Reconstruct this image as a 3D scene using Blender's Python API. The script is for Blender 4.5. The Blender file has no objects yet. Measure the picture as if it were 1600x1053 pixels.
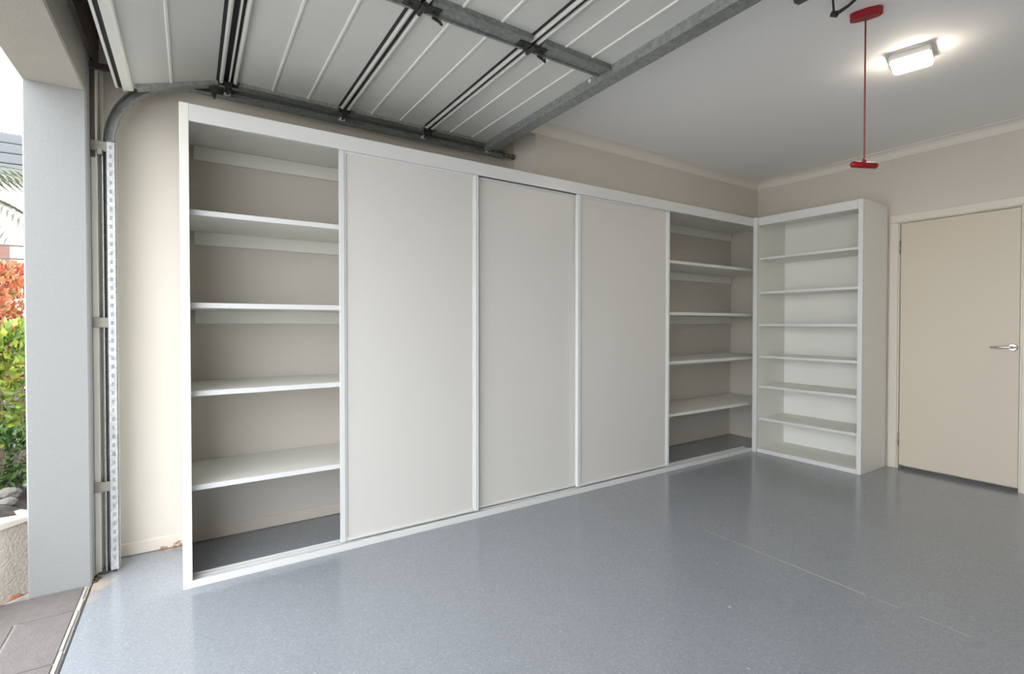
import bpy, bmesh, math, random
from mathutils import Vector, Matrix
random.seed(7)
R = math.radians
S = bpy.context.scene
COL = S.collection

# ------------------------------------------------------------------ camera
cam_d = bpy.data.cameras.new('camera'); cam = bpy.data.objects.new('camera', cam_d); COL.objects.link(cam)
cam_d.sensor_fit = 'HORIZONTAL'; cam_d.sensor_width = 36.0
cam_d.lens = 36.0 * 772.274 / 1600
cam_d.shift_y = -(526.5 - 516.772) / 1600
cam_d.clip_start = 0.02; cam_d.clip_end = 300
cam.location = (0, 0, 1.2)
cam.rotation_euler = (R(90 - 0.787), 0, R(56.954 - 90))
S.camera = cam

# ------------------------------------------------------------------ sky: bright even overcast
W = bpy.data.worlds.new('overcast_sky'); S.world = W; W.use_nodes = True
bg = W.node_tree.nodes['Background']
bg.inputs['Color'].default_value = (0.92, 0.96, 1.0, 1)
bg.inputs['Strength'].default_value = 8.5
S.view_settings.view_transform = 'Standard'; S.view_settings.look = 'None'
S.view_settings.exposure = -0.52; S.view_settings.gamma = 1.0; S.view_settings.use_curve_mapping = False
LAMP_STRENGTH = 100.0

# ------------------------------------------------------------------ materials
def new_mat(name):
    m = bpy.data.materials.new(name); m.use_nodes = True
    return m, m.node_tree.nodes, m.node_tree.links, m.node_tree.nodes['Principled BSDF']

def mat(name, col, rough=.6, metal=0, var=.04, scale=6, bump=0, bscale=80, spec=.5, detail=4):
    m, N, L, B = new_mat(name)
    B.inputs['Roughness'].default_value = rough; B.inputs['Metallic'].default_value = metal
    B.inputs['Specular IOR Level'].default_value = spec
    tc = N.new('ShaderNodeTexCoord')
    nz = N.new('ShaderNodeTexNoise'); nz.inputs['Scale'].default_value = scale; nz.inputs['Detail'].default_value = detail
    L.new(tc.outputs['Object'], nz.inputs['Vector'])
    mx = N.new('ShaderNodeMix'); mx.data_type = 'RGBA'
    mx.inputs[6].default_value = tuple(max(0, c * (1 - var)) for c in col) + (1,)
    mx.inputs[7].default_value = tuple(min(1, c * (1 + var)) for c in col) + (1,)
    L.new(nz.outputs['Fac'], mx.inputs[0]); L.new(mx.outputs[2], B.inputs['Base Color'])
    if bump:
        nb = N.new('ShaderNodeTexNoise'); nb.inputs['Scale'].default_value = bscale; nb.inputs['Detail'].default_value = 5
        L.new(tc.outputs['Object'], nb.inputs['Vector'])
        bp = N.new('ShaderNodeBump'); bp.inputs['Strength'].default_value = bump; bp.inputs['Distance'].default_value = .01
        L.new(nb.outputs['Fac'], bp.inputs['Height']); L.new(bp.outputs['Normal'], B.inputs['Normal'])
    return m

M = {}
M['wall'] = mat('wall_paint', (.665, .622, .556), .75, var=.015, scale=2, bump=.04, bscale=150)
M['ceiling'] = mat('ceiling_paint', (.91, .905, .89), .8, var=.01, scale=2)
M['cornice'] = mat('cornice_paint', (.80, .765, .695), .6, var=.01)
M['skirting'] = mat('skirting_paint', (.70, .63, .55), .55, var=.06, scale=9)
M['door'] = mat('door_paint', (.67, .597, .485), .42, var=.015, scale=3)
M['architrave'] = mat('architrave_gloss', (.76, .71, .62), .35, var=.01)
M['white'] = mat('white_melamine', (.86, .85, .795), .38, var=.012, scale=3)
M['panel'] = mat('sliding_panel_board', (.695, .675, .635), .33, var=.012, scale=2)
M['edge'] = mat('white_edge_strip', (.74, .745, .735), .28, var=.008)
M['chrome'] = mat('satin_chrome', (.62, .60, .57), .22, metal=1, var=.05)
M['hinge'] = mat('hinge_steel', (.42, .38, .32), .35, metal=1, var=.08)
M['render'] = mat('cement_render', (.29, .295, .293), .9, var=.06, scale=90, bump=.16, bscale=260, detail=8)
M['lintel'] = mat('lintel_render', (.33, .31, .275), .9, var=.06, scale=14, bump=.12, bscale=160, detail=8)
M['timber'] = mat('dark_header_timber', (.10, .075, .065), .7, var=.2, scale=12)
M['jamb'] = mat('jamb_paint', (.62, .60, .53), .55, var=.05, scale=8)
M['rail'] = mat('brown_steel', (.12, .095, .075), .5, metal=.3, var=.2, scale=20)
M['clip'] = mat('bracket_steel', (.30, .285, .25), .5, metal=.5, var=.15, scale=30)
M['doorskin'] = mat('door_skin_steel', (.60, .605, .575), .45, var=.03, scale=4)
M['bead'] = mat('door_bead_steel', (.72, .72, .68), .4, var=.03, scale=4)
M['black'] = mat('blackened_steel', (.03, .03, .028), .5, metal=.2, var=.2, scale=30)
M['rubber'] = mat('black_rubber', (.02, .02, .02), .7, var=.1)
M['nylon'] = mat('white_nylon', (.75, .74, .70), .4, var=.03)
M['red'] = mat('red_plastic', (.30, .006, .014), .35, var=.06, scale=30)
M['cord'] = mat('dull_red_cord', (.33, .10, .09), .8, var=.15, scale=200)
M['grey_plastic'] = mat('grey_plastic', (.09, .09, .088), .5, var=.08)
M['lamp_white'] = mat('lamp_enamel', (.80, .77, .74), .4, var=.01)
M['soil'] = mat('garden_soil', (.06, .05, .042), .95, var=.5, scale=30, bump=.8, bscale=40)
M['rock'] = mat('garden_rock', (.17, .155, .14), .9, var=.3, scale=14, bump=.5, bscale=30)
M['coping'] = mat('coping_stone', (.72, .66, .57), .8, var=.06, scale=18)
M['gardenwall'] = mat('garden_wall_render', (.60, .545, .47), .95, var=.16, scale=40, bump=.7, bscale=90, detail=8)
M['filler'] = mat('joint_filler_grey', (.44, .44, .43), .7, var=.2, scale=60)
M['edging'] = mat('pale_mortar', (.46, .425, .385), .9, var=.15, scale=50, bump=.3)
M['ground'] = mat('pale_bounce_concrete', (.60, .57, .53), .95, var=.15, scale=40, bump=.3)  # paleness put in to bounce daylight onto the ceiling and overhead door
M['housewall'] = mat('neighbour_wall_paint', (.86, .84, .81), .8, var=.02)
M['housebrick'] = mat('neighbour_brick', (.20, .11, .09), .9, var=.2, scale=20)
M['roof'] = mat('roof_metal', (.105, .11, .12), .5, var=.05)
M['fence'] = mat('fence_rail_paint', (.15, .105, .095), .6, var=.06)
M['glass'] = mat('window_glass', (.10, .12, .14), .08, var=.1)
M['trunk'] = mat('bark', (.20, .15, .11), .9, var=.3, scale=25, bump=.5)
M['palmleaf'] = mat('palm_leaf', (.065, .08, .035), .55, var=.25, scale=20)

def paver_mat():
    m = mat('brown_paver', (.175, .155, .148), .85, var=.22, scale=26, bump=.35, bscale=140, detail=9)
    return m
M['paver'] = paver_mat()

def leaf_mat(name, cols):
    m, N, L, B = new_mat(name)
    at = N.new('ShaderNodeNewGeometry'); rp = N.new('ShaderNodeValToRGB')
    while len(rp.color_ramp.elements) < len(cols): rp.color_ramp.elements.new(.5)
    for i, c in enumerate(cols):
        rp.color_ramp.elements[i].position = i / (len(cols) - 1); rp.color_ramp.elements[i].color = c + (1,)
    L.new(at.outputs['Random Per Island'], rp.inputs['Fac']); L.new(rp.outputs['Color'], B.inputs['Base Color'])
    B.inputs['Roughness'].default_value = .5
    return m
M['leaf_green'] = leaf_mat('bright_green_leaves', [(.04, .095, .014), (.13, .22, .02), (.25, .31, .03), (.36, .36, .05)])
M['leaf_red'] = leaf_mat('coppery_red_leaves', [(.32, .045, .025), (.45, .12, .05), (.46, .22, .10), (.22, .22, .06)])
M['leaf_dark'] = leaf_mat('dark_green_leaves', [(.02, .05, .012), (.05, .11, .02), (.10, .18, .03)])

def galv_mat(name, lo, hi, rough=.42):
    m, N, L, B = new_mat(name)
    tc = N.new('ShaderNodeTexCoord'); vo = N.new('ShaderNodeTexVoronoi'); vo.inputs['Scale'].default_value = 70
    L.new(tc.outputs['Object'], vo.inputs['Vector'])
    nz = N.new('ShaderNodeTexNoise'); nz.inputs['Scale'].default_value = 9; L.new(tc.outputs['Object'], nz.inputs['Vector'])
    bw = N.new('ShaderNodeRGBToBW'); L.new(vo.outputs['Color'], bw.inputs[0])
    ad = N.new('ShaderNodeMath'); ad.operation = 'MULTIPLY_ADD'; ad.inputs[1].default_value = .6; L.new(bw.outputs[0], ad.inputs[0])
    m2 = N.new('ShaderNodeMath'); m2.operation = 'MULTIPLY'; m2.inputs[1].default_value = .4; L.new(nz.outputs['Fac'], m2.inputs[0]); L.new(m2.outputs[0], ad.inputs[2])
    mx = N.new('ShaderNodeMix'); mx.data_type = 'RGBA'; mx.inputs[6].default_value = lo + (1,); mx.inputs[7].default_value = hi + (1,)
    L.new(ad.outputs[0], mx.inputs[0]); L.new(mx.outputs[2], B.inputs['Base Color'])
    B.inputs['Metallic'].default_value = .55; B.inputs['Roughness'].default_value = rough
    return m
M['galv'] = galv_mat('galvanised_steel', (.30, .31, .31), (.62, .63, .62))
M['galv_dull_shaded'] = galv_mat('dull_shaded_galvanised_steel', (.20, .21, .205), (.42, .435, .42), .5)  # darker steel; paints shade onto the curved rail and wall-side end stile
M['galv_light'] = galv_mat('bright_galvanised_steel', (.34, .35, .35), (.66, .67, .67), .42)
M['galv_dark'] = galv_mat('dark_shaded_galvanised_steel', (.16, .175, .17), (.34, .36, .35), .5)  # dark steel; on the horizontal rail the tone stands in for shade

def floor_mat():
    m, N, L, B = new_mat('grey_flake_epoxy')
    tc = N.new('ShaderNodeTexCoord')
    vo = N.new('ShaderNodeTexVoronoi'); vo.inputs['Scale'].default_value = 190; L.new(tc.outputs['Object'], vo.inputs['Vector'])
    bw = N.new('ShaderNodeSeparateColor'); L.new(vo.outputs['Color'], bw.inputs[0])
    rp = N.new('ShaderNodeValToRGB'); e = rp.color_ramp.elements
    e[0].position = 0; e[0].color = (.245, .260, .287, 1); e[1].position = 1; e[1].color = (.345, .362, .39, 1)
    a = e.new(.18); a.color = (.280, .295, .324, 1); a = e.new(.82); a.color = (.292, .307, .337, 1)
    L.new(bw.outputs[0], rp.inputs['Fac'])
    nz = N.new('ShaderNodeTexNoise'); nz.inputs['Scale'].default_value = 1.3; nz.inputs['Detail'].default_value = 5
    L.new(tc.outputs['Object'], nz.inputs['Vector'])
    mr = N.new('ShaderNodeMapRange'); mr.inputs[3].default_value = .93; mr.inputs[4].default_value = 1.07; L.new(nz.outputs['Fac'], mr.inputs[0])
    mul = N.new('ShaderNodeMix'); mul.data_type = 'RGBA'; mul.blend_type = 'MULTIPLY'; mul.inputs[0].default_value = 1
    L.new(rp.outputs['Color'], mul.inputs[6]); L.new(mr.outputs[0], mul.inputs[7])
    prev = mul.outputs[2]
    # bare, earth stained concrete where the coating is worn at the door jamb and by the wall
    for (cx, cy, rad, st) in ((-.385, 2.93, .085, .9), (-.375, 2.80, .05, .7), (-.09, 3.21, .06, .8)):
        vd = N.new('ShaderNodeVectorMath'); vd.operation = 'DISTANCE'; vd.inputs[1].default_value = (cx, cy, 0)
        L.new(tc.outputs['Object'], vd.inputs[0])
        n2 = N.new('ShaderNodeTexNoise'); n2.inputs['Scale'].default_value = 22; n2.inputs['Detail'].default_value = 6; L.new(tc.outputs['Object'], n2.inputs['Vector'])
        ad = N.new('ShaderNodeMath'); ad.operation = 'MULTIPLY_ADD'; ad.inputs[1].default_value = .12; L.new(n2.outputs['Fac'], ad.inputs[0]); L.new(vd.outputs['Value'], ad.inputs[2])
        r2 = N.new('ShaderNodeMapRange'); r2.inputs[1].default_value = rad; r2.inputs[2].default_value = rad + .06; r2.inputs[3].default_value = st; r2.inputs[4].default_value = 0
        L.new(ad.outputs[0], r2.inputs[0])
        mm = N.new('ShaderNodeMix'); mm.data_type = 'RGBA'; mm.inputs[7].default_value = (.52, .40, .30, 1)
        L.new(r2.outputs[0], mm.inputs[0]); L.new(prev, mm.inputs[6]); prev = mm.outputs[2]
    L.new(prev, B.inputs['Base Color'])
    B.inputs['Roughness'].default_value = .17; B.inputs['Specular IOR Level'].default_value = .5
    nb = N.new('ShaderNodeTexNoise'); nb.inputs['Scale'].default_value = 45; nb.inputs['Detail'].default_value = 3; L.new(tc.outputs['Object'], nb.inputs['Vector'])
    bp = N.new('ShaderNodeBump'); bp.inputs['Strength'].default_value = .05; bp.inputs['Distance'].default_value = .01
    L.new(nb.outputs['Fac'], bp.inputs['Height']); L.new(bp.outputs['Normal'], B.inputs['Normal'])
    return m
M['floor'] = floor_mat()

def emit_mat(name, col, s):
    m, N, L, B = new_mat(name)
    B.inputs['Base Color'].default_value = col + (1,); B.inputs['Emission Color'].default_value = col + (1,); B.inputs['Emission Strength'].default_value = s
    return m
M['lamp_glow'] = emit_mat('lit_diffuser', (1.0, .89, .74), LAMP_STRENGTH)

# ------------------------------------------------------------------ mesh helpers
def link(name, bm, m, parent=None, smooth=False):
    me = bpy.data.meshes.new(name); bmesh.ops.recalc_face_normals(bm, faces=bm.faces[:]); bm.to_mesh(me); bm.free()
    for k in (m if isinstance(m, (list, tuple)) else [m]): me.materials.append(M[k])
    if smooth:
        for p in me.polygons: p.use_smooth = True
    o = bpy.data.objects.new(name, me); COL.objects.link(o)
    if parent: o.parent = parent; o.matrix_parent_inverse = Matrix.Identity(4); put_local(o, parent)
    return o

def put_local(o, parent):
    # meshes are written in world coordinates: cancel the parents' offsets
    off = Vector((0, 0, 0)); p = parent
    while p: off += p.location; p = p.parent
    o.location = -off

def bx(bm, x0, x1, y0, y1, z0, z1, bev=0.0, mi=0):
    r = bmesh.ops.create_cube(bm, size=1)
    bmesh.ops.scale(bm, vec=(abs(x1 - x0), abs(y1 - y0), abs(z1 - z0)), verts=r['verts'])
    bmesh.ops.translate(bm, vec=((x0 + x1) / 2, (y0 + y1) / 2, (z0 + z1) / 2), verts=r['verts'])
    fs = {f for v in r['verts'] for f in v.link_faces}
    for f in fs: f.material_index = mi
    if bev:
        es = list({e for v in r['verts'] for e in v.link_edges})
        bmesh.ops.bevel(bm, geom=es, offset=bev, segments=1, affect='EDGES')

def box(name, m, parent, x0, x1, y0, y1, z0, z1, bev=.0015):
    bm = bmesh.new(); bx(bm, x0, x1, y0, y1, z0, z1, bev); return link(name, bm, m, parent)

def prism(bm, pts, axis, a, b):
    """extrude a 2-D outline along an axis (0 x: pts are (y,z); 1 y: pts are (x,z); 2 z: pts are (x,y))"""
    def P(p, t):
        return {0: (t, p[0], p[1]), 1: (p[0], t, p[1]), 2: (p[0], p[1], t)}[axis]
    A = [bm.verts.new(P(p, a)) for p in pts]; B = [bm.verts.new(P(p, b)) for p in pts]
    n = len(pts)
    bm.faces.new(A); bm.faces.new(B[::-1])
    for i in range(n): bm.faces.new((A[i], B[i], B[(i + 1) % n], A[(i + 1) % n]))

def tube(bm, pts, r, seg=8, cap=True):
    rings = []; pts = [Vector(p) for p in pts]
    for i, p in enumerate(pts):
        t = (pts[min(i + 1, len(pts) - 1)] - pts[max(i - 1, 0)]).normalized()
        u = t.cross(Vector((0, 0, 1)))
        if u.length < .05: u = t.cross(Vector((1, 0, 0)))
        u.normalize(); v = t.cross(u).normalized()
        rr = r[i] if isinstance(r, (list, tuple)) else r
        rings.append([bm.verts.new(p + (u * math.cos(2 * math.pi * k / seg) + v * math.sin(2 * math.pi * k / seg)) * rr) for k in range(seg)])
    for a, b in zip(rings, rings[1:]):
        for k in range(seg): bm.faces.new((a[k], a[(k + 1) % seg], b[(k + 1) % seg], b[k]))
    if cap: bm.faces.new(rings[0][::-1]); bm.faces.new(rings[-1])

def lathe(bm, prof, c, seg=28):
    """prof: list of (radius, z) around the vertical axis at c"""
    rings = []
    for r, z in prof:
        rings.append([bm.verts.new((c[0] + r * math.cos(2 * math.pi * k / seg), c[1] + r * math.sin(2 * math.pi * k / seg), c[2] + z)) for k in range(seg)])
    for a, b in zip(rings, rings[1:]):
        for k in range(seg): bm.faces.new((a[k], a[(k + 1) % seg], b[(k + 1) % seg], b[k]))
    bm.faces.new(rings[0]); bm.faces.new(rings[-1][::-1])

def thing(name, loc, label=None, cat=None, group=None, kind=None):
    o = bpy.data.objects.new(name, None); o.empty_display_size = .1; COL.objects.link(o); o.location = loc
    return tag(o, label, cat, group, kind)

def tag(o, label=None, cat=None, group=None, kind=None):
    if label: o['label'] = label
    if cat: o['category'] = cat
    if group: o['group'] = group
    if kind: o['kind'] = kind
    return o

def struct(o, label, cat): return tag(o, label, cat, kind='structure')

# ------------------------------------------------------------------ the room
YA, XB, YS, XO = 3.214, 4.932, -2.4, -.385       # back wall, right wall, near wall, threshold
ZC = 2.645                                       # ceiling
YU = 2.915                                       # face of the boxed-in upper wall
YW, XJ, HW = 2.658, 4.463, 2.19                  # cupboard front, shelf front, cupboard height

struct(box('floor', 'floor', None, XO, 5.15, YS - .1, YA + .1, -.12, 0, 0), 'glossy grey flake epoxy garage floor with a fine joint line', 'floor')
# saw-cut joint in the slab, filled pale
bm = bmesh.new()
y = 1.78
while y > .72:
    seg = random.uniform(.10, .24)
    hw = .0019 if 1.0 < y < 1.42 else .0009
    bx(bm, 2.5 - hw, 2.5 + hw, y - seg, y, -.001, .0006); y -= seg + random.choice([0, .02, .04, .07])
link('joint_filler', bm, 'filler', bpy.data.objects['floor'])
bm = bmesh.new()
for cx, cy, r in ((1.909, 1.241, .008), (2.0, 1.2, .003), (1.62, .98, .006), (1.2, 1.5, .004), (2.9, 1.62, .006), (2.2, 1.5, .005)):
    pts = [(cx + r * random.uniform(.6, 1.2) * math.cos(a * 1.0472), cy + r * random.uniform(.6, 1.2) * math.sin(a * 1.0472)) for a in range(6)]
    prism(bm, pts, 2, -.001, .0007)
link('coating_chip', bm, 'edging', bpy.data.objects['floor'])

struct(box('wall_back', 'wall', None, XO, 5.15, YA, YA + .12, 0, ZC + .1, 0), 'long off-white painted wall behind the cupboards', 'wall')
bm = bmesh.new(); prism(bm, [(2.005, YA), (2.005, 3.06), (2.10, YU), (XB, YU), (XB, YA)], 2, HW + .012, ZC)
struct(link('wall_upper', bm, 'wall'), 'beige boxed-in upper wall above the white cupboards', 'wall')
DY0, DY1, DH = .955, 1.70, 2.045
bm = bmesh.new()
bx(bm, XB, XB + .11, DY1, YA, 0, ZC + .1); bx(bm, XB, XB + .11, YS - .1, DY0, 0, ZC + .1); bx(bm, XB, XB + .11, DY0, DY1, DH, ZC + .1)
bx(bm, XB + .11, XB + .2, DY0 - .2, DY1 + .2, 0, DH + .2)
struct(link('wall_right', bm, 'wall'), 'beige painted end wall holding the internal door', 'wall')
struct(box('wall_near', 'wall', None, XO, 5.15, YS - .12, YS, 0, ZC + .1, 0), 'painted garage wall behind the viewer', 'wall')
struct(box('wall_left', 'wall', None, -.60, XO, YS - .12, -1.40, 0, ZC + .1, 0), 'painted pier on the far side of the opening', 'wall')
struct(box('ceiling', 'ceiling', None, XO, 5.15, YS - .12, YA + .12, ZC, ZC + .12, 0), 'flat pale plaster garage ceiling', 'ceiling')

# coved cornices
def cove(w=.07, n=6):
    pts = [(0, 0)]
    # outline in (distance from wall, height below ceiling)
    pts = [(0, -w), (.006, -w), (.006, -w + .006)]
    for k in range(n + 1):
        a = k / n * math.pi / 2
        pts.append((.008 + (w - .014) * (1 - math.cos(a)), -w + .008 + (w - .014) * math.sin(a)))
    pts += [(w - .004, -.006), (w, -.006), (w, 0), (0, 0)]
    return pts
bm = bmesh.new(); prism(bm, [(YU - d, ZC + h) for d, h in cove()], 0, 2.04, XB - .0)
struct(link('trim_1', bm, 'cornice'), 'cream coved cornice over the white cupboards', 'cornice')
bm = bmesh.new(); prism(bm, [(XB - d, ZC + h) for d, h in cove()], 1, YS, YU)
struct(link('trim_2', bm, 'cornice'), 'cream coved cornice over the internal door wall', 'cornice')

def skirt(name, axis, a, b, label):
    bm = bmesh.new(); t, h = .008, .068
    o = [(0, .004), (t, .004), (t, h - .006), (t - .004, h), (0, h)]
    if axis == 0: prism(bm, [(YA - d, z) for d, z in o], 0, a, b)
    else: prism(bm, [(XB - d, z) for d, z in o], 1, a, b)
    return struct(link(name, bm, 'skirting'), label, 'skirting')
skirt('baseboard_back', 0, -.34, XB, 'low cream skirting along the back wall')
skirt('baseboard_right', 1, 2.64, YA - .008, 'short cream skirting behind the corner shelves')

# ------------------------------------------------------------------ internal door
d1 = thing('door_1', (XB, 1.33, 0), 'cream flush internal door with chrome lever in beige wall', 'door', kind='structure')
leaf = box('door_leaf', 'door', d1, XB + .006, XB + .044, .975, 1.684, .028, 2.030, .003)
for nm, (y0, y1, z0, z1) in {'jamb': (1.687, 1.70, 0, 2.045), 'jamb.001': (.955, .972, 0, 2.045), 'head_jamb': (.972, 1.687, 2.033, 2.045)}.items():
    box(nm, 'architrave', d1, XB - .001, XB + .10, y0, y1, z0, z1, .001)
def architrave(pts_w, name, y0, y1, z0, z1, vertical):
    bm = bmesh.new(); bx(bm, XB - .016, XB, y0, y1, z0, z1, .004); link(name, bm, 'architrave', d1)
architrave(0, 'architrave', 1.694, 1.757, 0, 2.038, True)
architrave(0, 'architrave.001', .897, .961, 0, 2.038, True)
architrave(0, 'head_architrave', .897, 1.757, 2.039, 2.103, False)
for z in (1.835, .245):
    bm = bmesh.new(); tube(bm, [(XB + .001, 1.6855, z - .05), (XB + .001, 1.6855, z + .05)], .0055, 10)
    for q in (-.052, .052): tube(bm, [(XB + .001, 1.6855, z + q - .003), (XB + .001, 1.6855, z + q + .003)], .004, 8)
    link('hinge', bm, 'hinge', leaf, True)
bm = bmesh.new()
prof = [(.0, 0), (.026, 0), (.026, .006), (.022, .009), (.0, .009)]
ring = []
for r, h in prof[1:4]:
    ring.append([bm.verts.new((XB + .006 - h, 1.010 + r * math.cos(k * math.pi / 12), 1.032 + r * math.sin(k * math.pi / 12))) for k in range(24)])
for a, b in zip(ring, ring[1:]):
    for k in range(24): bm.faces.new((a[k], a[(k + 1) % 24], b[(k + 1) % 24], b[k]))
bm.faces.new(ring[-1])
link('rose', bm, 'chrome', leaf)
bm = bmesh.new()
tube(bm, [(XB - .002, 1.010, 1.032), (XB - .045, 1.010, 1.032)], .009, 10)
tube(bm, [(XB - .046, .997, 1.032), (XB - .050, 1.020, 1.033), (XB - .050, 1.07, 1.032), (XB - .048, 1.118, 1.029)], [.0095, .0095, .0085, .0075], 10)
link('lever_handle', bm, 'chrome', leaf, True)

# ------------------------------------------------------------------ sliding door cupboard
C = thing('sliding_door_cupboard', (2.2, 2.93, 0), 'long white built-in cupboard with three sliding doors and open end bays', 'cupboard')
box('side_panel', 'white', C, -.036, 0, YW, YA - .010, 0, HW)
box('top_panel', 'white', C, 0, XB - .003, 2.675, YA - .003, HW - .02, HW)
bm = bmesh.new(); bx(bm, 0, 4.425, YW, YW + .016, 2.113, HW, .002); bx(bm, 0, 4.425, YW + .016, YW + .066, HW - .045, HW - .021)
bx(bm, 0, 4.425, YW + .016, YW + .022, 2.128, HW - .045)
link('fascia', bm, 'edge', C)
bm = bmesh.new(); bx(bm, 0, 4.425, YW, YW + .008, 0, .034, .0015); bx(bm, 0, 4.425, YW + .008, YW + .085, 0, .020)
for dy in (.028, .056): bx(bm, 0, 4.425, YW + dy, YW + dy + .004, .020, .030)
bx(bm, 0, 4.425, YW + .078, YW + .085, .020, .034, .0015)
link('bottom_track', bm, 'edge', C)
for x in (1.476, 3.02): box('divider', 'white', C, x - .009, x + .009, 2.752, YA - .010, .0, HW - .021)
SHZ = (1.717, 1.287, .876, .437)
for x0, x1 in ((.001, 1.466), (3.030, XB - .003)):
    for k, z in enumerate(SHZ):
        sh = box('shelf', 'white', C, x0, x1, 2.724, YA - .003, z - .012, z + .012)
        box('edge_strip', 'edge', sh, x0, x1, 2.7225, 2.724, z - .012, z + .012, 0)
        if k < 2 or x0 > 1: box('cleat', 'white', C, x0 + .02, x1 - .02, YA - .02, YA - .001, z - .085, z - .0125)
        elif k == 2: box('cleat', 'white', C, x0 + .02, x1 - .02, YA - .02, YA - .001, z - .035, z - .0125)
    box('cleat', 'white', C, x0 + .02, x1 - .02, YA - .02, YA - .001, 2.092, HW - .021)

def sliding_door(x0, x1, y, label):
    w = .034
    p = box('sliding_door', 'panel', C, x0 + .006, x1 - .006, y + .010, y + .020, .05, 2.11, .001)
    p['label'] = label
    for a, b in ((x0, x0 + w), (x1 - w, x1)):
        bm = bmesh.new()
        if a == x0: pts = [(a, y), (b - .012, y), (b - .010, y + .004), (b, y + .005), (b, y + .022), (a, y + .022)]
        else: pts = [(a + .012, y), (b, y), (b, y + .022), (a, y + .022), (a, y + .005), (a + .010, y + .004)]
        prism(bm, pts, 2, .042, 2.118); link('door_stile', bm, 'edge', p)
    for z0, z1 in ((.042, .056), (2.100, 2.118)): box('door_rail', 'edge', p, x0 + w, x1 - w, y + .003, y + .021, z0, z1, .001)
# doors 1 and 3 run on the front track, the middle one behind them
sliding_door(.662, 1.494, YW + .018, 'white sliding door panel next to the open end bay')
sliding_door(1.460, 2.337, YW + .043, 'middle white sliding door set back behind its neighbours')
sliding_door(2.297, 3.272, YW + .018, 'white sliding door panel next to the corner bay')

# ------------------------------------------------------------------ corner shelf unit
U = thing('shelf_unit', (4.69, 2.2, 0), 'tall white open shelf unit with six shelves beside the internal door', 'shelves')
box('front_stile', 'edge', U, 4.427, XJ + .002, 2.62, YW + .002, 0, HW)
box('side_panel', 'white', U, XJ + .003, XB - .022, 2.62, 2.638, 0, HW)
box('side_panel', 'white', U, XJ + .003, XB - .020, 1.766, 1.784, 0, HW)
box('front_stile', 'edge', U, XJ - .016, XJ + .002, 1.764, 1.798, 0, HW)
box('top_panel', 'white', U, XJ + .003, XB - .022, 1.785, 2.619, HW - .02, HW - .001)
box('top_rail', 'edge', U, XJ - .014, XJ + .002, 1.799, 2.619, 2.116, HW)
box('base_rail', 'edge', U, XJ - .014, XJ + .002, 1.799, 2.619, 0, .036)
box('bottom_panel', 'white', U, XJ + .003, XB - .022, 1.785, 2.619, .018, .036)
box('back_panel', 'white', U, XB - .021, XB - .010, 1.785, 2.637, .0, HW - .001)
for z in (1.807, 1.490, 1.190, .895, .615, .312):
    sh = box('shelf', 'white', U, XJ + .008, XB - .022, 1.785, 2.619, z - .010, z + .010)
    box('edge_strip', 'edge', sh, XJ + .0065, XJ + .008, 1.785, 2.619, z - .010, z + .010, 0)

# ------------------------------------------------------------------ opening: pillar, lintel, jamb
bm = bmesh.new(); bx(bm, -.605, -.390, 2.955, YA + .35, -.1, 2.95, .006)
struct(link('wall_pillar', bm, 'render'), 'rough pale grey rendered pillar at the garage opening', 'pillar')
bm = bmesh.new(); bx(bm, -.605, -.392, -1.40, 2.954, 2.258, 2.95, .006)
struct(link('wall_lintel', bm, 'lintel'), 'rendered lintel over the garage opening', 'lintel')
bm = bmesh.new(); bx(bm, -.390, -.375, -1.40, YA, 2.455, ZC)
bx(bm, -.375, -.30, -1.40, YA, ZC - .02, ZC - .001)
struct(link('trim_3', bm, 'timber'), 'dark timber header above the garage opening', 'trim')
bm = bmesh.new()
bx(bm, -.390, -.365, 3.05, YA, 0, 2.43, .003); bx(bm, -.365, -.352, 3.11, 3.165, .0, 2.43, .003)
struct(link('trim_4', bm, 'jamb'), 'narrow stepped cream jamb between pillar and track', 'trim')

# ------------------------------------------------------------------ overhead track
TX, TZ, TR = -.325, 2.432, .36
YT0, YT1 = 3.045, 3.095
T = thing('door_track', (TX, 3.07, 0), 'galvanised garage door track curving from floor to ceiling beside the pillar', 'track')
def track_path():
    pts = [(TX, .0), (TX, TZ - TR)]
    for k in range(1, 13):
        a = k / 12 * math.pi / 2
        pts.append((TX + TR - TR * math.cos(a), TZ - TR + TR * math.sin(a)))
    pts.append((1.93, TZ)); return pts
def sweep(bm, path, prof):
    """prof: list of (offset along the inner normal, y)"""
    rows = []
    for i, (x, z) in enumerate(path):
        a = path[max(i - 1, 0)]; b = path[min(i + 1, len(path) - 1)]
        t = Vector((b[0] - a[0], b[1] - a[1])).normalized(); n = Vector((t.y, -t.x))
        rows.append([bm.verts.new((x + n.x * o, yy, z + n.y * o)) for o, yy in prof])
    m = len(prof)
    for a, b in zip(rows, rows[1:]):
        for k in range(m): bm.faces.new((a[k], a[(k + 1) % m], b[(k + 1) % m], b[k]))
    bm.faces.new(rows[0]); bm.faces.new(rows[-1][::-1])
# C-section opening towards the door: web against the wall side, two flanges
t = .003
prof = [(-.022, YT0), (-.022 + t, YT0), (-.022 + t, YT1 - t), (.022 - t, YT1 - t), (.022 - t, YT0 + .0), (.022, YT0), (.022, YT1), (-.022, YT1)]
TP = track_path()
bm = bmesh.new(); sweep(bm, TP[:2], prof); link('upright_rail', bm, 'galv', T)
bm = bmesh.new(); sweep(bm, TP[1:-1], prof); link('curved_rail', bm, 'galv_dull_shaded', T)  # same steel as the upright, with shade painted in
bm = bmesh.new(); sweep(bm, TP[-2:], prof); link('horizontal_rail', bm, 'galv_dark', T)  # darker than the upright: shade under the door put into the colour
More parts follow.
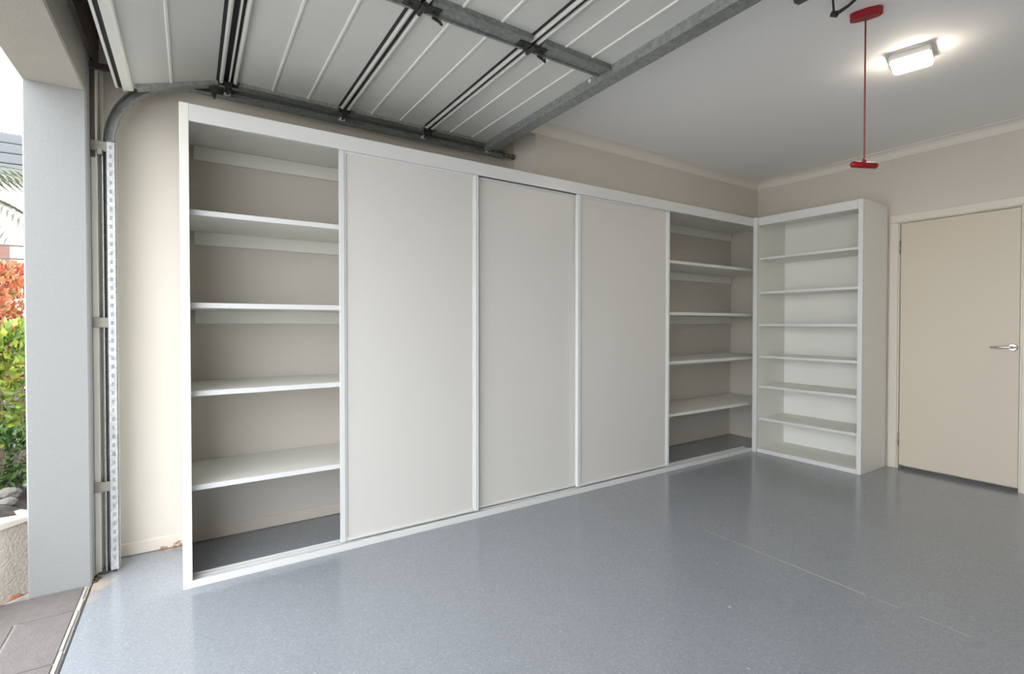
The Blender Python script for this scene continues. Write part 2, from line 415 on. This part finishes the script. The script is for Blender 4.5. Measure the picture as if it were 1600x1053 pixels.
# slotted mounting angle behind the upright
bm = bmesh.new(); bx(bm, -.330, -.297, YT0 - .006, YT0 - .003, .012, 2.07, .0006); bx(bm, -.300, -.297, YT0 - .006, YT1 + .004, .012, 2.07, .0006)
link('slotted_angle', bm, 'galv_light', T)
bm = bmesh.new(); z = .06
while z < 2.04:
    bx(bm, -.320, -.309, YT0 - .0066, YT0 - .004, z, z + .020, .0003); z += .042
o = link('slot', bm, 'galv_dull_shaded', T); o['kind'] = 'stuff'
for zz in (2.045, 1.207, .42):
    bm = bmesh.new(); bx(bm, -.389, -.330, 3.040, 3.0445, zz - .024, zz + .024, .001); bx(bm, -.351, -.348, 3.0445, 3.19, zz - .024, zz + .024, .001)
    link('jamb_bracket', bm, 'clip', T)
# hanger and end bits of the horizontal rail
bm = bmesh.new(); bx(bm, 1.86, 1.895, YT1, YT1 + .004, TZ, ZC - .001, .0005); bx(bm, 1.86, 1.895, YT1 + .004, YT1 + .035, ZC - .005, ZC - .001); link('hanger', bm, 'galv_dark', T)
bm = bmesh.new(); tube(bm, [(1.905, 3.03, 2.418), (1.975, 3.03, 2.416)], .016, 10); tube(bm, [(1.972, 3.03, 2.416), (1.985, 3.03, 2.416)], .019, 10)
link('buffer', bm, 'rail', T, True)
# dark strip standing in for the shaded pillar gap, plus brown bracket
K = thing('jamb_gap_bracket', (-.385, 3.06, 2.0), 'dark strip for the shaded gap at the pillar top with brown bracket', 'bracket')
box('upright', 'rail', K, -.389, -.372, 3.045, 3.049, 1.99, 2.42, .0005)  # shade of the gap painted as a dark strip
box('cross_arm', 'rail', K, -.389, -.30, 3.03, 3.044, 2.40, 2.432, .001)
bm = bmesh.new(); bx(bm, -.3635, -.345, 3.02, 3.048, 2.0, 2.03, .002); link('lug', bm, 'clip', K)

# ------------------------------------------------------------------ overhead sectional door (open)
G = thing('garage_door', (.8, .8, 2.33), 'open grey sectional garage door stored overhead', 'garage door')
GY0, GY1 = -1.36, 3.025
def section(p0, p1, beads, label, short=.034):
    """one door section between two (x,z) edges; the inside skin faces down"""
    d = Vector((p1[0] - p0[0], p1[1] - p0[1])); L_ = d.length; d.normalize(); n = Vector((-d.y, d.x))   # n points up
    def Q(s, h): return (p0[0] + d.x * s + n.x * h, p0[1] + d.y * s + n.y * h)
    bm = bmesh.new(); prism(bm, [Q(.008, .0), Q(L_ - .008, .0), Q(L_ - .008, .035), Q(.008, .035)], 1, GY0, GY1)
    sec = link('door_section', bm, 'doorskin', G); sec['label'] = label
    for b in beads:                                   # pressed beads across the skin
        bm = bmesh.new(); prism(bm, [Q(b - .007, .001), Q(b - .004, -.005), Q(b + .004, -.005), Q(b + .007, .001)], 1, GY0 + .03, GY1 - .045)
        link('bead', bm, 'bead', sec)
    for s0, s1 in ((.010, .026), (L_ - .026, L_ - .010)):   # rolled edge flanges
        bm = bmesh.new(); prism(bm, [Q(s0, .001), Q(s0, -.012), Q(s0 + .005, -.016), Q(s1 - .005, -.016), Q(s1, -.012), Q(s1, .001)], 1, GY0, GY1 - .045)
        link('edge_flange', bm, 'doorskin', sec)
    bm = bmesh.new(); prism(bm, [Q(L_ - .040, .001), Q(L_ - .040, -.003), Q(L_ - .0265, -.003), Q(L_ - .0265, .001)], 1, GY0, GY1 - .06)
    link('shadow_strip', bm, 'rubber', sec)  # black strip painting the shadow line beside the flange
    for y0, y1, mt in ((GY1 - .052, GY1, 'galv_dull_shaded'), (1.775, 1.868, 'galv_dark'), (.76, .85, 'galv_dark'), (-.28, -.19, 'galv_dark'), (GY0, GY0 + .06, 'galv')):  # wall-side end stile darkened to stand for shade
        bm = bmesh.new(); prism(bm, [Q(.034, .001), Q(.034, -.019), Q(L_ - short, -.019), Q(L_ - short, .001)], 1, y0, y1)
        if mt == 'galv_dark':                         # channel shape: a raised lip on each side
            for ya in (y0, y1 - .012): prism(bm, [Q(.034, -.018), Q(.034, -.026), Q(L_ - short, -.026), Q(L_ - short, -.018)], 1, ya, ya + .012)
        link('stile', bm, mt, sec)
    return sec
ZF = 2.468
section((-.245, 2.335), (.158, 2.466), (.185,), 'bottom section still tilted in the curve of the track')
section((.190, ZF), (.770, ZF), (.195, .375), 'second section lying flat')
section((.770, ZF), (1.300, ZF), (.155, .335), 'third section lying flat')
section((1.300, ZF), (1.80, ZF), (.15, .31), 'top section lying flat', .072)
# weather seal on the bottom edge
bm = bmesh.new(); prism(bm, [(-.262, 2.320), (-.222, 2.330), (-.222, 2.345), (-.240, 2.372), (-.262, 2.368)], 1, GY0, GY1)
link('bottom_rail', bm, 'bead', G)
bm = bmesh.new(); prism(bm, [(-.292, 2.330), (-.281, 2.327), (-.281, 2.345), (-.290, 2.345)], 1, GY0, GY1)
link('seal_lip', bm, 'bead', G)
bm = bmesh.new(); prism(bm, [(-.281, 2.336), (-.263, 2.332), (-.263, 2.352), (-.280, 2.350)], 1, GY0, GY1)
link('weather_seal', bm, 'rubber', G)
# dark joint strip between the tilted and the flat part
bm = bmesh.new(); prism(bm, [(.150, 2.475), (.198, 2.480), (.198, 2.492), (.150, 2.490)], 1, GY0, GY1)
link('joint_seal', bm, 'rubber', G)
for x in (.770, 1.300):
    bm = bmesh.new(); prism(bm, [(x - .009, ZF - .004), (x + .009, ZF - .004), (x + .009, ZF + .03), (x - .009, ZF + .03)], 1, GY0, GY1 - .002)
    link('joint_seal', bm, 'rubber', G)
bm = bmesh.new(); prism(bm, [(.176, 2.462), (.184, 2.462), (.184, 2.482), (.176, 2.482)], 1, GY0, GY1 - .01)
link('joint_trim', bm, 'bead', G)
# top strut
bm = bmesh.new()
bx(bm, 1.735, 1.739, GY0, GY1, 2.420, ZF, .0005); bx(bm, 1.735, 1.812, GY0, GY1, 2.417, 2.420, .0005); bx(bm, 1.808, 1.812, GY0, GY1, 2.420, ZF, .0005)
link('strut', bm, 'galv_dull_shaded', G)
bm = bmesh.new(); tube(bm, [(1.730, 1.93, 2.452), (1.7345, 1.93, 2.452)], .009, 10); link('bolt', bm, 'nylon', G)
def hinge(x, y, z):
    bm = bmesh.new()
    bx(bm, x - .075, x - .012, y - .028, y + .028, z - .006, z, .001); bx(bm, x + .012, x + .075, y - .028, y + .028, z - .006, z, .001)
    tube(bm, [(x, y - .034, z - .010), (x, y + .034, z - .010)], .011, 8)
    for dx in (-.05, .05): tube(bm, [(x + dx, y, z - .004), (x + dx, y, z - .014)], .008, 6)
    tube(bm, [(x + .055, y + .026, z - .010), (x + .088, y + .03, z - .016), (x + .093, y + .02, z - .030), (x + .078, y + .005, z - .030)], .006, 6)
    link('hinge', bm, 'black', G)
for x in (.774, 1.30):
    for y in (1.84, .80, -.24): hinge(x, y, ZF - .018)
def roller(x, z, y=GY1 - .02):
    bm = bmesh.new()
    bx(bm, x - .05, x + .05, y - .035, y + .012, z - .006, z, .001); bx(bm, x - .016, x + .016, y - .02, y + .012, z - .040, z - .005, .002)
    tube(bm, [(x, y - .03, z - .028), (x, y + .075, z - .028)], .006, 8)
    rl = link('roller_bracket', bm, 'black', G)
    bm = bmesh.new(); tube(bm, [(x, y + .055, z - .028), (x, y + .077, z - .028)], .017, 14); link('roller', bm, 'nylon', rl, True)
for x in (.774, 1.30, 1.79): roller(x, ZF - .012)
roller(.175, ZF - .010)
bm = bmesh.new(); prism(bm, [(.085, 2.432), (.135, 2.440), (.118, 2.372), (.110, 2.372)], 1, GY1 - .03, GY1 - .005); link('hinge_arm', bm, 'black', G)

# ------------------------------------------------------------------ ceiling things
Lm = thing('ceiling_light', (3.25, 1.07, ZC), 'lit square lamp on a round white plate on the ceiling', 'light')
def lamp_box(name, m, r, z0, z1, bev):
    bm = bmesh.new(); bx(bm, -r, r, -r, r, z0, z1, bev)
    bmesh.ops.rotate(bm, verts=bm.verts[:], cent=(0, 0, 0), matrix=Matrix.Rotation(R(12), 3, 'Z')); bmesh.ops.translate(bm, verts=bm.verts[:], vec=(3.25, 1.07, ZC)); return link(name, bm, m, Lm)
bm = bmesh.new(); lathe(bm, [(.105, -.0005), (.105, -.006), (.098, -.010), (.02, -.011)], (3.25, 1.07, ZC)); link('base_plate', bm, 'lamp_white', Lm, True)
lamp_box('body', 'lamp_white', .088, -.044, -.0105, .006)
lamp_box('diffuser', 'lamp_glow', .082, -.060, -.0442, .009)
bm = bmesh.new(); lathe(bm, [(.012, -.0602), (.012, -.068), (.004, -.072)], (3.25, 1.07, ZC), 12); link('finial', bm, 'lamp_glow', Lm, True)

px, py = 2.618, 1.037
Pl = thing('pull_cord_release', (px, py, ZC), 'red pull cord with T-shaped handle hanging from the ceiling', 'pull cord')
bm = bmesh.new()
dirv = Vector((-.40, .92)).normalized()
hull = [(-.080, -.008), (-.062, -.024), (-.010, -.028), (.050, -.024), (.072, -.012), (.074, .012), (.050, .024), (-.010, .028), (-.062, .024), (-.080, .008)]
prism(bm, [(px + a * dirv.x - b * dirv.y, py + a * dirv.y + b * dirv.x) for a, b in [(.82 * u, .82 * v) for u, v in hull]], 2, ZC - .038, ZC)
bmesh.ops.bevel(bm, geom=bm.edges[:], offset=.004, segments=1, affect='EDGES')
link('housing', bm, 'red', Pl)
bm = bmesh.new(); tube(bm, [(px, py, ZC - .036), (px, py, 1.955)], .0040, 8); link('cord', bm, 'cord', Pl, True)
bm = bmesh.new()
rt = Vector((.838, -.545, 0)); ctr = Vector((px, py, 1.938))
tube(bm, [ctr - rt * .060, ctr - rt * .054 + Vector((0, 0, .0)), ctr + rt * .054 + Vector((0, 0, -.006)), ctr + rt * .060 + Vector((0, 0, -.006))], [.009, .0145, .0145, .009], 10)
tube(bm, [ctr + Vector((0, 0, .006)), ctr + Vector((0, 0, .024))], [.010, .006], 10)
link('handle', bm, 'red', Pl, True)

Cb = thing('hanging_cable', (2.36, 1.06, ZC), 'black loop of cable drooping from the ceiling beside the red pull cord', 'cable')
bm = bmesh.new()
tube(bm, [(2.262, 1.000, ZC), (2.312, 1.040, 2.628), (2.380, 1.068, 2.606), (2.436, 1.090, 2.594)], .0045, 8)
link('cable', bm, 'black', Cb, True)
bm = bmesh.new()
tube(bm, [(2.436, 1.092, 2.596), (2.452, 1.075, 2.600), (2.462, 1.04, 2.615), (2.456, .99, 2.634), (2.44, .95, ZC)], [.009, .0085, .007, .006, .006], 8); link('sleeve', bm, 'black', Cb, True)
bm = bmesh.new(); tube(bm, [(2.430, 1.098, 2.596), (2.452, 1.082, 2.592)], .012, 8); link('cable_tie', bm, 'black', Cb, True)
Ob = thing('ceiling_bracket', (2.24, 1.13, ZC), 'small dark grey bracket on the ceiling left of the cable loop', 'bracket')
bm = bmesh.new(); prism(bm, [(2.175, ZC - .001), (2.180, 2.615), (2.225, 2.598), (2.250, 2.600), (2.268, 2.62), (2.270, ZC - .001)], 1, 1.10, 1.15); link('body', bm, 'grey_plastic', Ob)
bm = bmesh.new(); tube(bm, [(2.236, 1.09, 2.612), (2.236, 1.16, 2.612)], .007, 8); link('pin', bm, 'hinge', Ob)

# ------------------------------------------------------------------ outside: ground, paving, garden
struct(box('ground', 'ground', None, -40, XO - .012, -30, 40, -.2, -.009, 0), 'concrete ground outside the garage, paled to bounce light in', 'ground')
D = thing('driveway', (-1.2, 1.0, -.009), 'brown square concrete pavers laid up to the garage threshold', 'driveway', kind='structure')
me_cache = {}
def paver(x0, x1, y0, y1):
    k = (round(x1 - x0, 3), round(y1 - y0, 3))
    if k not in me_cache:
        bm = bmesh.new(); bx(bm, -k[0] / 2, k[0] / 2, -k[1] / 2, k[1] / 2, 0, .009, .003)
        me = bpy.data.meshes.new('paver'); bm.to_mesh(me); bm.free(); me.materials.append(M['paver']); me_cache[k] = me
    o = bpy.data.objects.new('paver', me_cache[k]); COL.objects.link(o); o.parent = D
    o.location = Vector(((x0 + x1) / 2, (y0 + y1) / 2, -.009 + random.uniform(-.0008, .0005))) - D.location
ys = [2.948, 2.724, 2.334, 1.944, 1.554, 1.164, .774, .384, -.006, -.396, -.786, -1.176, -1.40]
for r, (a, b) in enumerate(zip(ys, ys[1:])):
    xe = -.415; first = .178 if r % 2 else .385
    x = xe; w = first
    while x > -1.7:
        paver(x - w + .002, x, b + .004, a - .004); x -= w + .006; w = .385
M['bedding'] = mat('grey_joint_mortar', (.30, .275, .25), .95, var=.15, scale=60, bump=.3)
box('bedding', 'bedding', D, -1.95, -.413, -1.40, 2.95, -.0089, -.0045, 0)
bm = bmesh.new(); yy = 2.95
while yy > -1.4:
    l = random.uniform(.10, .3); x1 = -.4 + random.uniform(-.004, .003)
    bx(bm, -.413, x1, yy - l, yy - .006, -.036, .002 + random.uniform(-.003, 0), .001); yy -= l
link('edging_strip', bm, 'edging', D)

GW = thing('garden_wall', (-.9, 2.9, -.008), 'low rough beige garden wall left of the pillar', 'garden wall')
path = [(-.585, 3.062), (-.70, 2.955), (-.98, 2.73), (-3.4, 2.70)]
def wall_strip(t0, t1, z0, z1, nm, mt, bev=.004):
    bm = bmesh.new(); pts = []
    for s, off in ((0, t0), (1, t1)):
        row = []
        for i, p in enumerate(path):
            a = Vector(path[max(i - 1, 0)]); b = Vector(path[min(i + 1, len(path) - 1)]); d = (b - a).normalized(); n = Vector((d.y, -d.x))
            row.append((p[0] + n.x * off, p[1] + n.y * off))
        pts.append(row)
    out = pts[0] + pts[1][::-1]
    prism(bm, out, 2, z0, z1)
    if bev: bmesh.ops.bevel(bm, geom=bm.edges[:], offset=bev, segments=1, affect='EDGES')
    return link(nm, bm, mt, GW)
wall_strip(0, .10, -.008, .318, 'wall_face', 'gardenwall')
wall_strip(-.014, .115, .319, .345, 'coping', 'coping')
bm = bmesh.new(); N_ = 26
grid = [[bm.verts.new((-3.4 + 2.79 * i / N_, 3.05 + 5.2 * j / N_, .34 + .05 * math.sin(i * 2.1 + j) + random.uniform(-.03, .05) + .03 * j / N_)) for j in range(N_ + 1)] for i in range(N_ + 1)]
for i in range(N_):
    for j in range(N_): bm.faces.new((grid[i][j], grid[i + 1][j], grid[i + 1][j + 1], grid[i][j + 1]))
sv = [[g[0] for g in grid], [g[-1] for g in grid], grid[0], grid[-1]]
for row in sv:
    low = [bm.verts.new((v.co.x, v.co.y, -.008)) for v in row]
    for i in range(len(row) - 1): bm.faces.new((row[i], row[i + 1], low[i + 1], low[i]))
struct(link('garden_bed', bm, 'soil'), 'dark mulch garden bed behind the low wall', 'garden bed')
tag(bpy.data.objects['garden_bed'], kind='structure')

def rock(x, y, z, r, label):
    bm = bmesh.new(); bmesh.ops.create_icosphere(bm, subdivisions=2, radius=r)
    for v in bm.verts: v.co *= random.uniform(.82, 1.12); v.co.z *= .6
    bmesh.ops.translate(bm, verts=bm.verts[:], vec=(x, y, z)); tag(link('garden_rock', bm, 'rock'), label, 'rock', 'rocks in the garden bed')
rock(-.74, 3.30, .385, .05, 'pale rock in the mulch closest to the pillar')
rock(-.66, 3.40, .395, .045, 'pale rock in the mulch under the green shrub')
rock(-.72, 3.21, .37, .035, 'small rock just behind the coping of the garden wall')

def shrub(name, c, rad, n, leaf, mt, label, stems=5, z0=.36):
    root = thing(name, (c[0], c[1], z0), label, 'shrub')
    bm = bmesh.new()
    for k in range(n):
        while True:
            p = Vector((random.uniform(-1, 1), random.uniform(-1, 1), random.uniform(-1, 1)))
            if .25 < p.length < 1: break
        p = p.normalized() * (p.length ** .45) * (1 + .10 * math.sin(p.x * 9) * math.sin(p.z * 8 + p.y * 7))
        q = Vector((c[0] + p.x * rad[0], c[1] + p.y * rad[1], c[2] + p.z * rad[2]))
        d = (p + Vector((random.uniform(-.9, .9), random.uniform(-.9, .9), random.uniform(-.3, .9)))).normalized()
        s = d.cross(Vector((random.uniform(-1, 1), random.uniform(-1, 1), random.uniform(-1, 1)))).normalized()
        l = leaf * random.uniform(.7, 1.3); w = l * .28; up = d.cross(s) * l * .08
        a, b, e, f, g = (bm.verts.new(q), bm.verts.new(q + d * l * .45 + s * w + up), bm.verts.new(q + d * l), bm.verts.new(q + d * l * .45 - s * w + up), bm.verts.new(q + d * l * .5))
        bm.faces.new((a, b, g)); bm.faces.new((b, e, g)); bm.faces.new((e, f, g)); bm.faces.new((f, a, g))
    me = bpy.data.meshes.new('foliage'); bm.to_mesh(me); bm.free(); me.materials.append(M[mt])
    o = bpy.data.objects.new('foliage', me); COL.objects.link(o); o.parent = root; o.location = -root.location; o['kind'] = 'stuff'
    for k in range(stems):
        a = k * 2.4; bm = bmesh.new()
        tube(bm, [(c[0] + .03 * math.cos(a), c[1] + .03 * math.sin(a), z0 - .05), (c[0] + rad[0] * .35 * math.cos(a), c[1] + rad[1] * .35 * math.sin(a), c[2]), (c[0] + rad[0] * .6 * math.cos(a), c[1] + rad[1] * .6 * math.sin(a), c[2] + rad[2] * .6)], [.012, .009, .004], 6)
        link('stem', bm, 'trunk', root)
shrub('low_shrub', (-.80, 3.60, .50), (.17, .17, .14), 800, .045, 'leaf_dark', 'low dark green shrub at the foot of the brighter bush')
shrub('garden_shrub', (-.98, 4.30, .82), (.34, .34, .36), 3200, .055, 'leaf_green', 'bright yellow-green garden bush left of the pillar')
shrub('photinia_shrub', (-1.20, 5.05, 1.20), (.45, .42, .42), 3400, .06, 'leaf_red', 'coppery red leaved bush rising above the green one')

Pt = thing('palm_tree', (-2.35, 6.9, .3), 'palm with arching fronds behind the red bush', 'palm')
bm = bmesh.new(); tube(bm, [(-2.35, 6.9, .3), (-2.33, 6.9, 1.4), (-2.3, 6.9, 2.45)], [.10, .085, .075], 10); link('trunk', bm, 'trunk', Pt, True)
for k, (az, rise, ln) in enumerate([(-.15, .55, 1.5), (-.5, .25, 1.3), (.3, .75, 1.5), (1.2, .6, 1.4), (2.2, .5, 1.4), (3.1, .6, 1.5), (4.0, .5, 1.4), (4.9, .45, 1.4)]):
    bm = bmesh.new(); o0 = Vector((-2.3, 6.9, 2.42)); h = Vector((math.cos(az), math.sin(az), 0)); sd = Vector((-h.y, h.x, 0)); pts = []
    for i in range(15):
        u = i / 14; pts.append(o0 + h * (ln * u) + Vector((0, 0, rise * math.sin(u * 2.2) * .8 - .55 * u * u)))
    tube(bm, pts, [.012 * (1 - .8 * i / 14) for i in range(15)], 5)
    for i in range(2, 15):
        for j in (0, .5):
            if i + j > 14: continue
            p = pts[i].lerp(pts[min(i + 1, 14)], j)
            for s in (-1, 1):
                l = .34 * (1 - .5 * abs(i / 14 - .4)); tip = p + sd * s * l * .75 + h * l * .55 + Vector((0, 0, -.16)); md = p.lerp(tip, .5) + Vector((0, 0, .03)); wv = h * .014
                a, b, c2 = bm.verts.new(p), bm.verts.new(md + wv), bm.verts.new(md - wv); e = bm.verts.new(tip)
                bm.faces.new((a, b, c2)); bm.faces.new((b, e, c2))
    me = bpy.data.meshes.new('frond'); bm.to_mesh(me); bm.free(); me.materials.append(M['palmleaf'])
    o = bpy.data.objects.new('frond', me); COL.objects.link(o); o.parent = Pt; o.location = -Pt.location

F = thing('garden_fence', (-2.2, 7.9, -.008), 'thin railed fence in front of the white house', 'fence')
for z in (1.62, 1.80, 1.95, 2.10): 
    bm = bmesh.new(); tube(bm, [(-6, 7.9, z), (-.7, 7.9, z)], .013, 6); link('rail', bm, 'fence', F)
for x in (-5.9, -4.2, -2.5, -.75): box('post', 'fence', F, x - .025, x + .025, 7.875, 7.925, -.008, 2.16)

H = thing('neighbour_house', (-4, 11, -.008), 'white neighbouring house with grey metal roof edge', 'house')
box('wall', 'housewall', H, -9, -.9, 9.6, 13, -.008, 3.18, 0)
box('brick_panel', 'housebrick', H, -2.75, -2.10, 9.57, 9.6, .2, 2.30, 0)
for k in range(4):
    box('roof_fascia' if k == 0 else 'roof_rib', 'roof', H, -9.3, -.6, 9.15 + .06 * k, 9.3 + .06 * k if k < 3 else 13.2, 3.19 + .15 * k, 3.32 + .15 * k, .01)
bm = bmesh.new(); prism(bm, [(9.35, 3.78), (13.2, 4.22), (13.2, 3.78)], 0, -9.3, -.6); link('roof', bm, 'roof', H)
w = box('window', 'housewall', H, -5.2, -3.8, 9.57, 9.6, 1.1, 2.3); box('pane', 'glass', w, -5.12, -3.88, 9.555, 9.569, 1.18, 2.22, 0)

# ------------------------------------------------------------------ worn spots, dirt and a fallen leaf
M['crumb'] = mat('crumbled_plaster', (.46, .27, .18), .95, var=.35, scale=60, bump=.4)
M['dirt'] = mat('packed_dirt', (.085, .06, .045), .95, var=.35, scale=60, bump=.4)
M['dry_leaf'] = mat('dry_leaf', (.42, .13, .05), .7, var=.3, scale=60)
def crumbs(parent, name, m, spots):
    bm = bmesh.new()
    for x, y, z, r in spots:
        q = bmesh.ops.create_icosphere(bm, subdivisions=1, radius=r)['verts']
        for v in q: v.co = Vector((v.co.x * random.uniform(.7, 1.5), v.co.y * random.uniform(.6, 1.1), v.co.z * random.uniform(.5, 1.0))) + Vector((x, y, z))
    o = link(name, bm, m, parent); o['kind'] = 'stuff'
crumbs(bpy.data.objects['baseboard_back'], 'plaster_crumb', 'crumb',
       [(-.135, YA - .009, .012, .010), (-.118, YA - .010, .009, .008), (-.075, YA - .009, .018, .010), (-.062, YA - .010, .026, .009), (-.085, YA - .012, .006, .008), (-.055, YA - .011, .010, .010)])
crumbs(bpy.data.objects['trim_4'], 'dirt_crumb', 'dirt',
       [(-.383 + .012 * k + random.uniform(-.004, .004), 3.035 + .004 * k + random.uniform(-.012, .012), .004, random.uniform(.007, .012)) for k in range(7)]
       + [(-.386 + random.uniform(0, .02), 2.965 + .012 * k, .003, random.uniform(.005, .009)) for k in range(6)])
bm = bmesh.new()
vs = [(0, 0), (.018, .012), (.04, .014), (.062, 0), (.04, -.014), (.018, -.012)]
ca, sa = math.cos(.6), math.sin(.6)
top = [bm.verts.new((-.665 + a * ca - b * sa, 2.935 + a * sa + b * ca, .012 + .012 * abs(b) / .014 + .06 * a * .3)) for a, b in vs]
bot = [bm.verts.new(v.co - Vector((0, 0, .0012))) for v in top]
bm.faces.new(top); bm.faces.new(bot[::-1])
for i in range(6): bm.faces.new((top[i], bot[i], bot[(i + 1) % 6], top[(i + 1) % 6]))
lf = thing('fallen_leaf', (-.64, 2.95, .001), 'dry red-brown leaf lying at the foot of the garden wall', 'leaf')
blade = link('blade', bm, 'dry_leaf', lf)
bm = bmesh.new(); tube(bm, [(-.690, 2.918, .004), (-.664, 2.936, .012)], .0012, 5); link('stalk', bm, 'dry_leaf', lf)
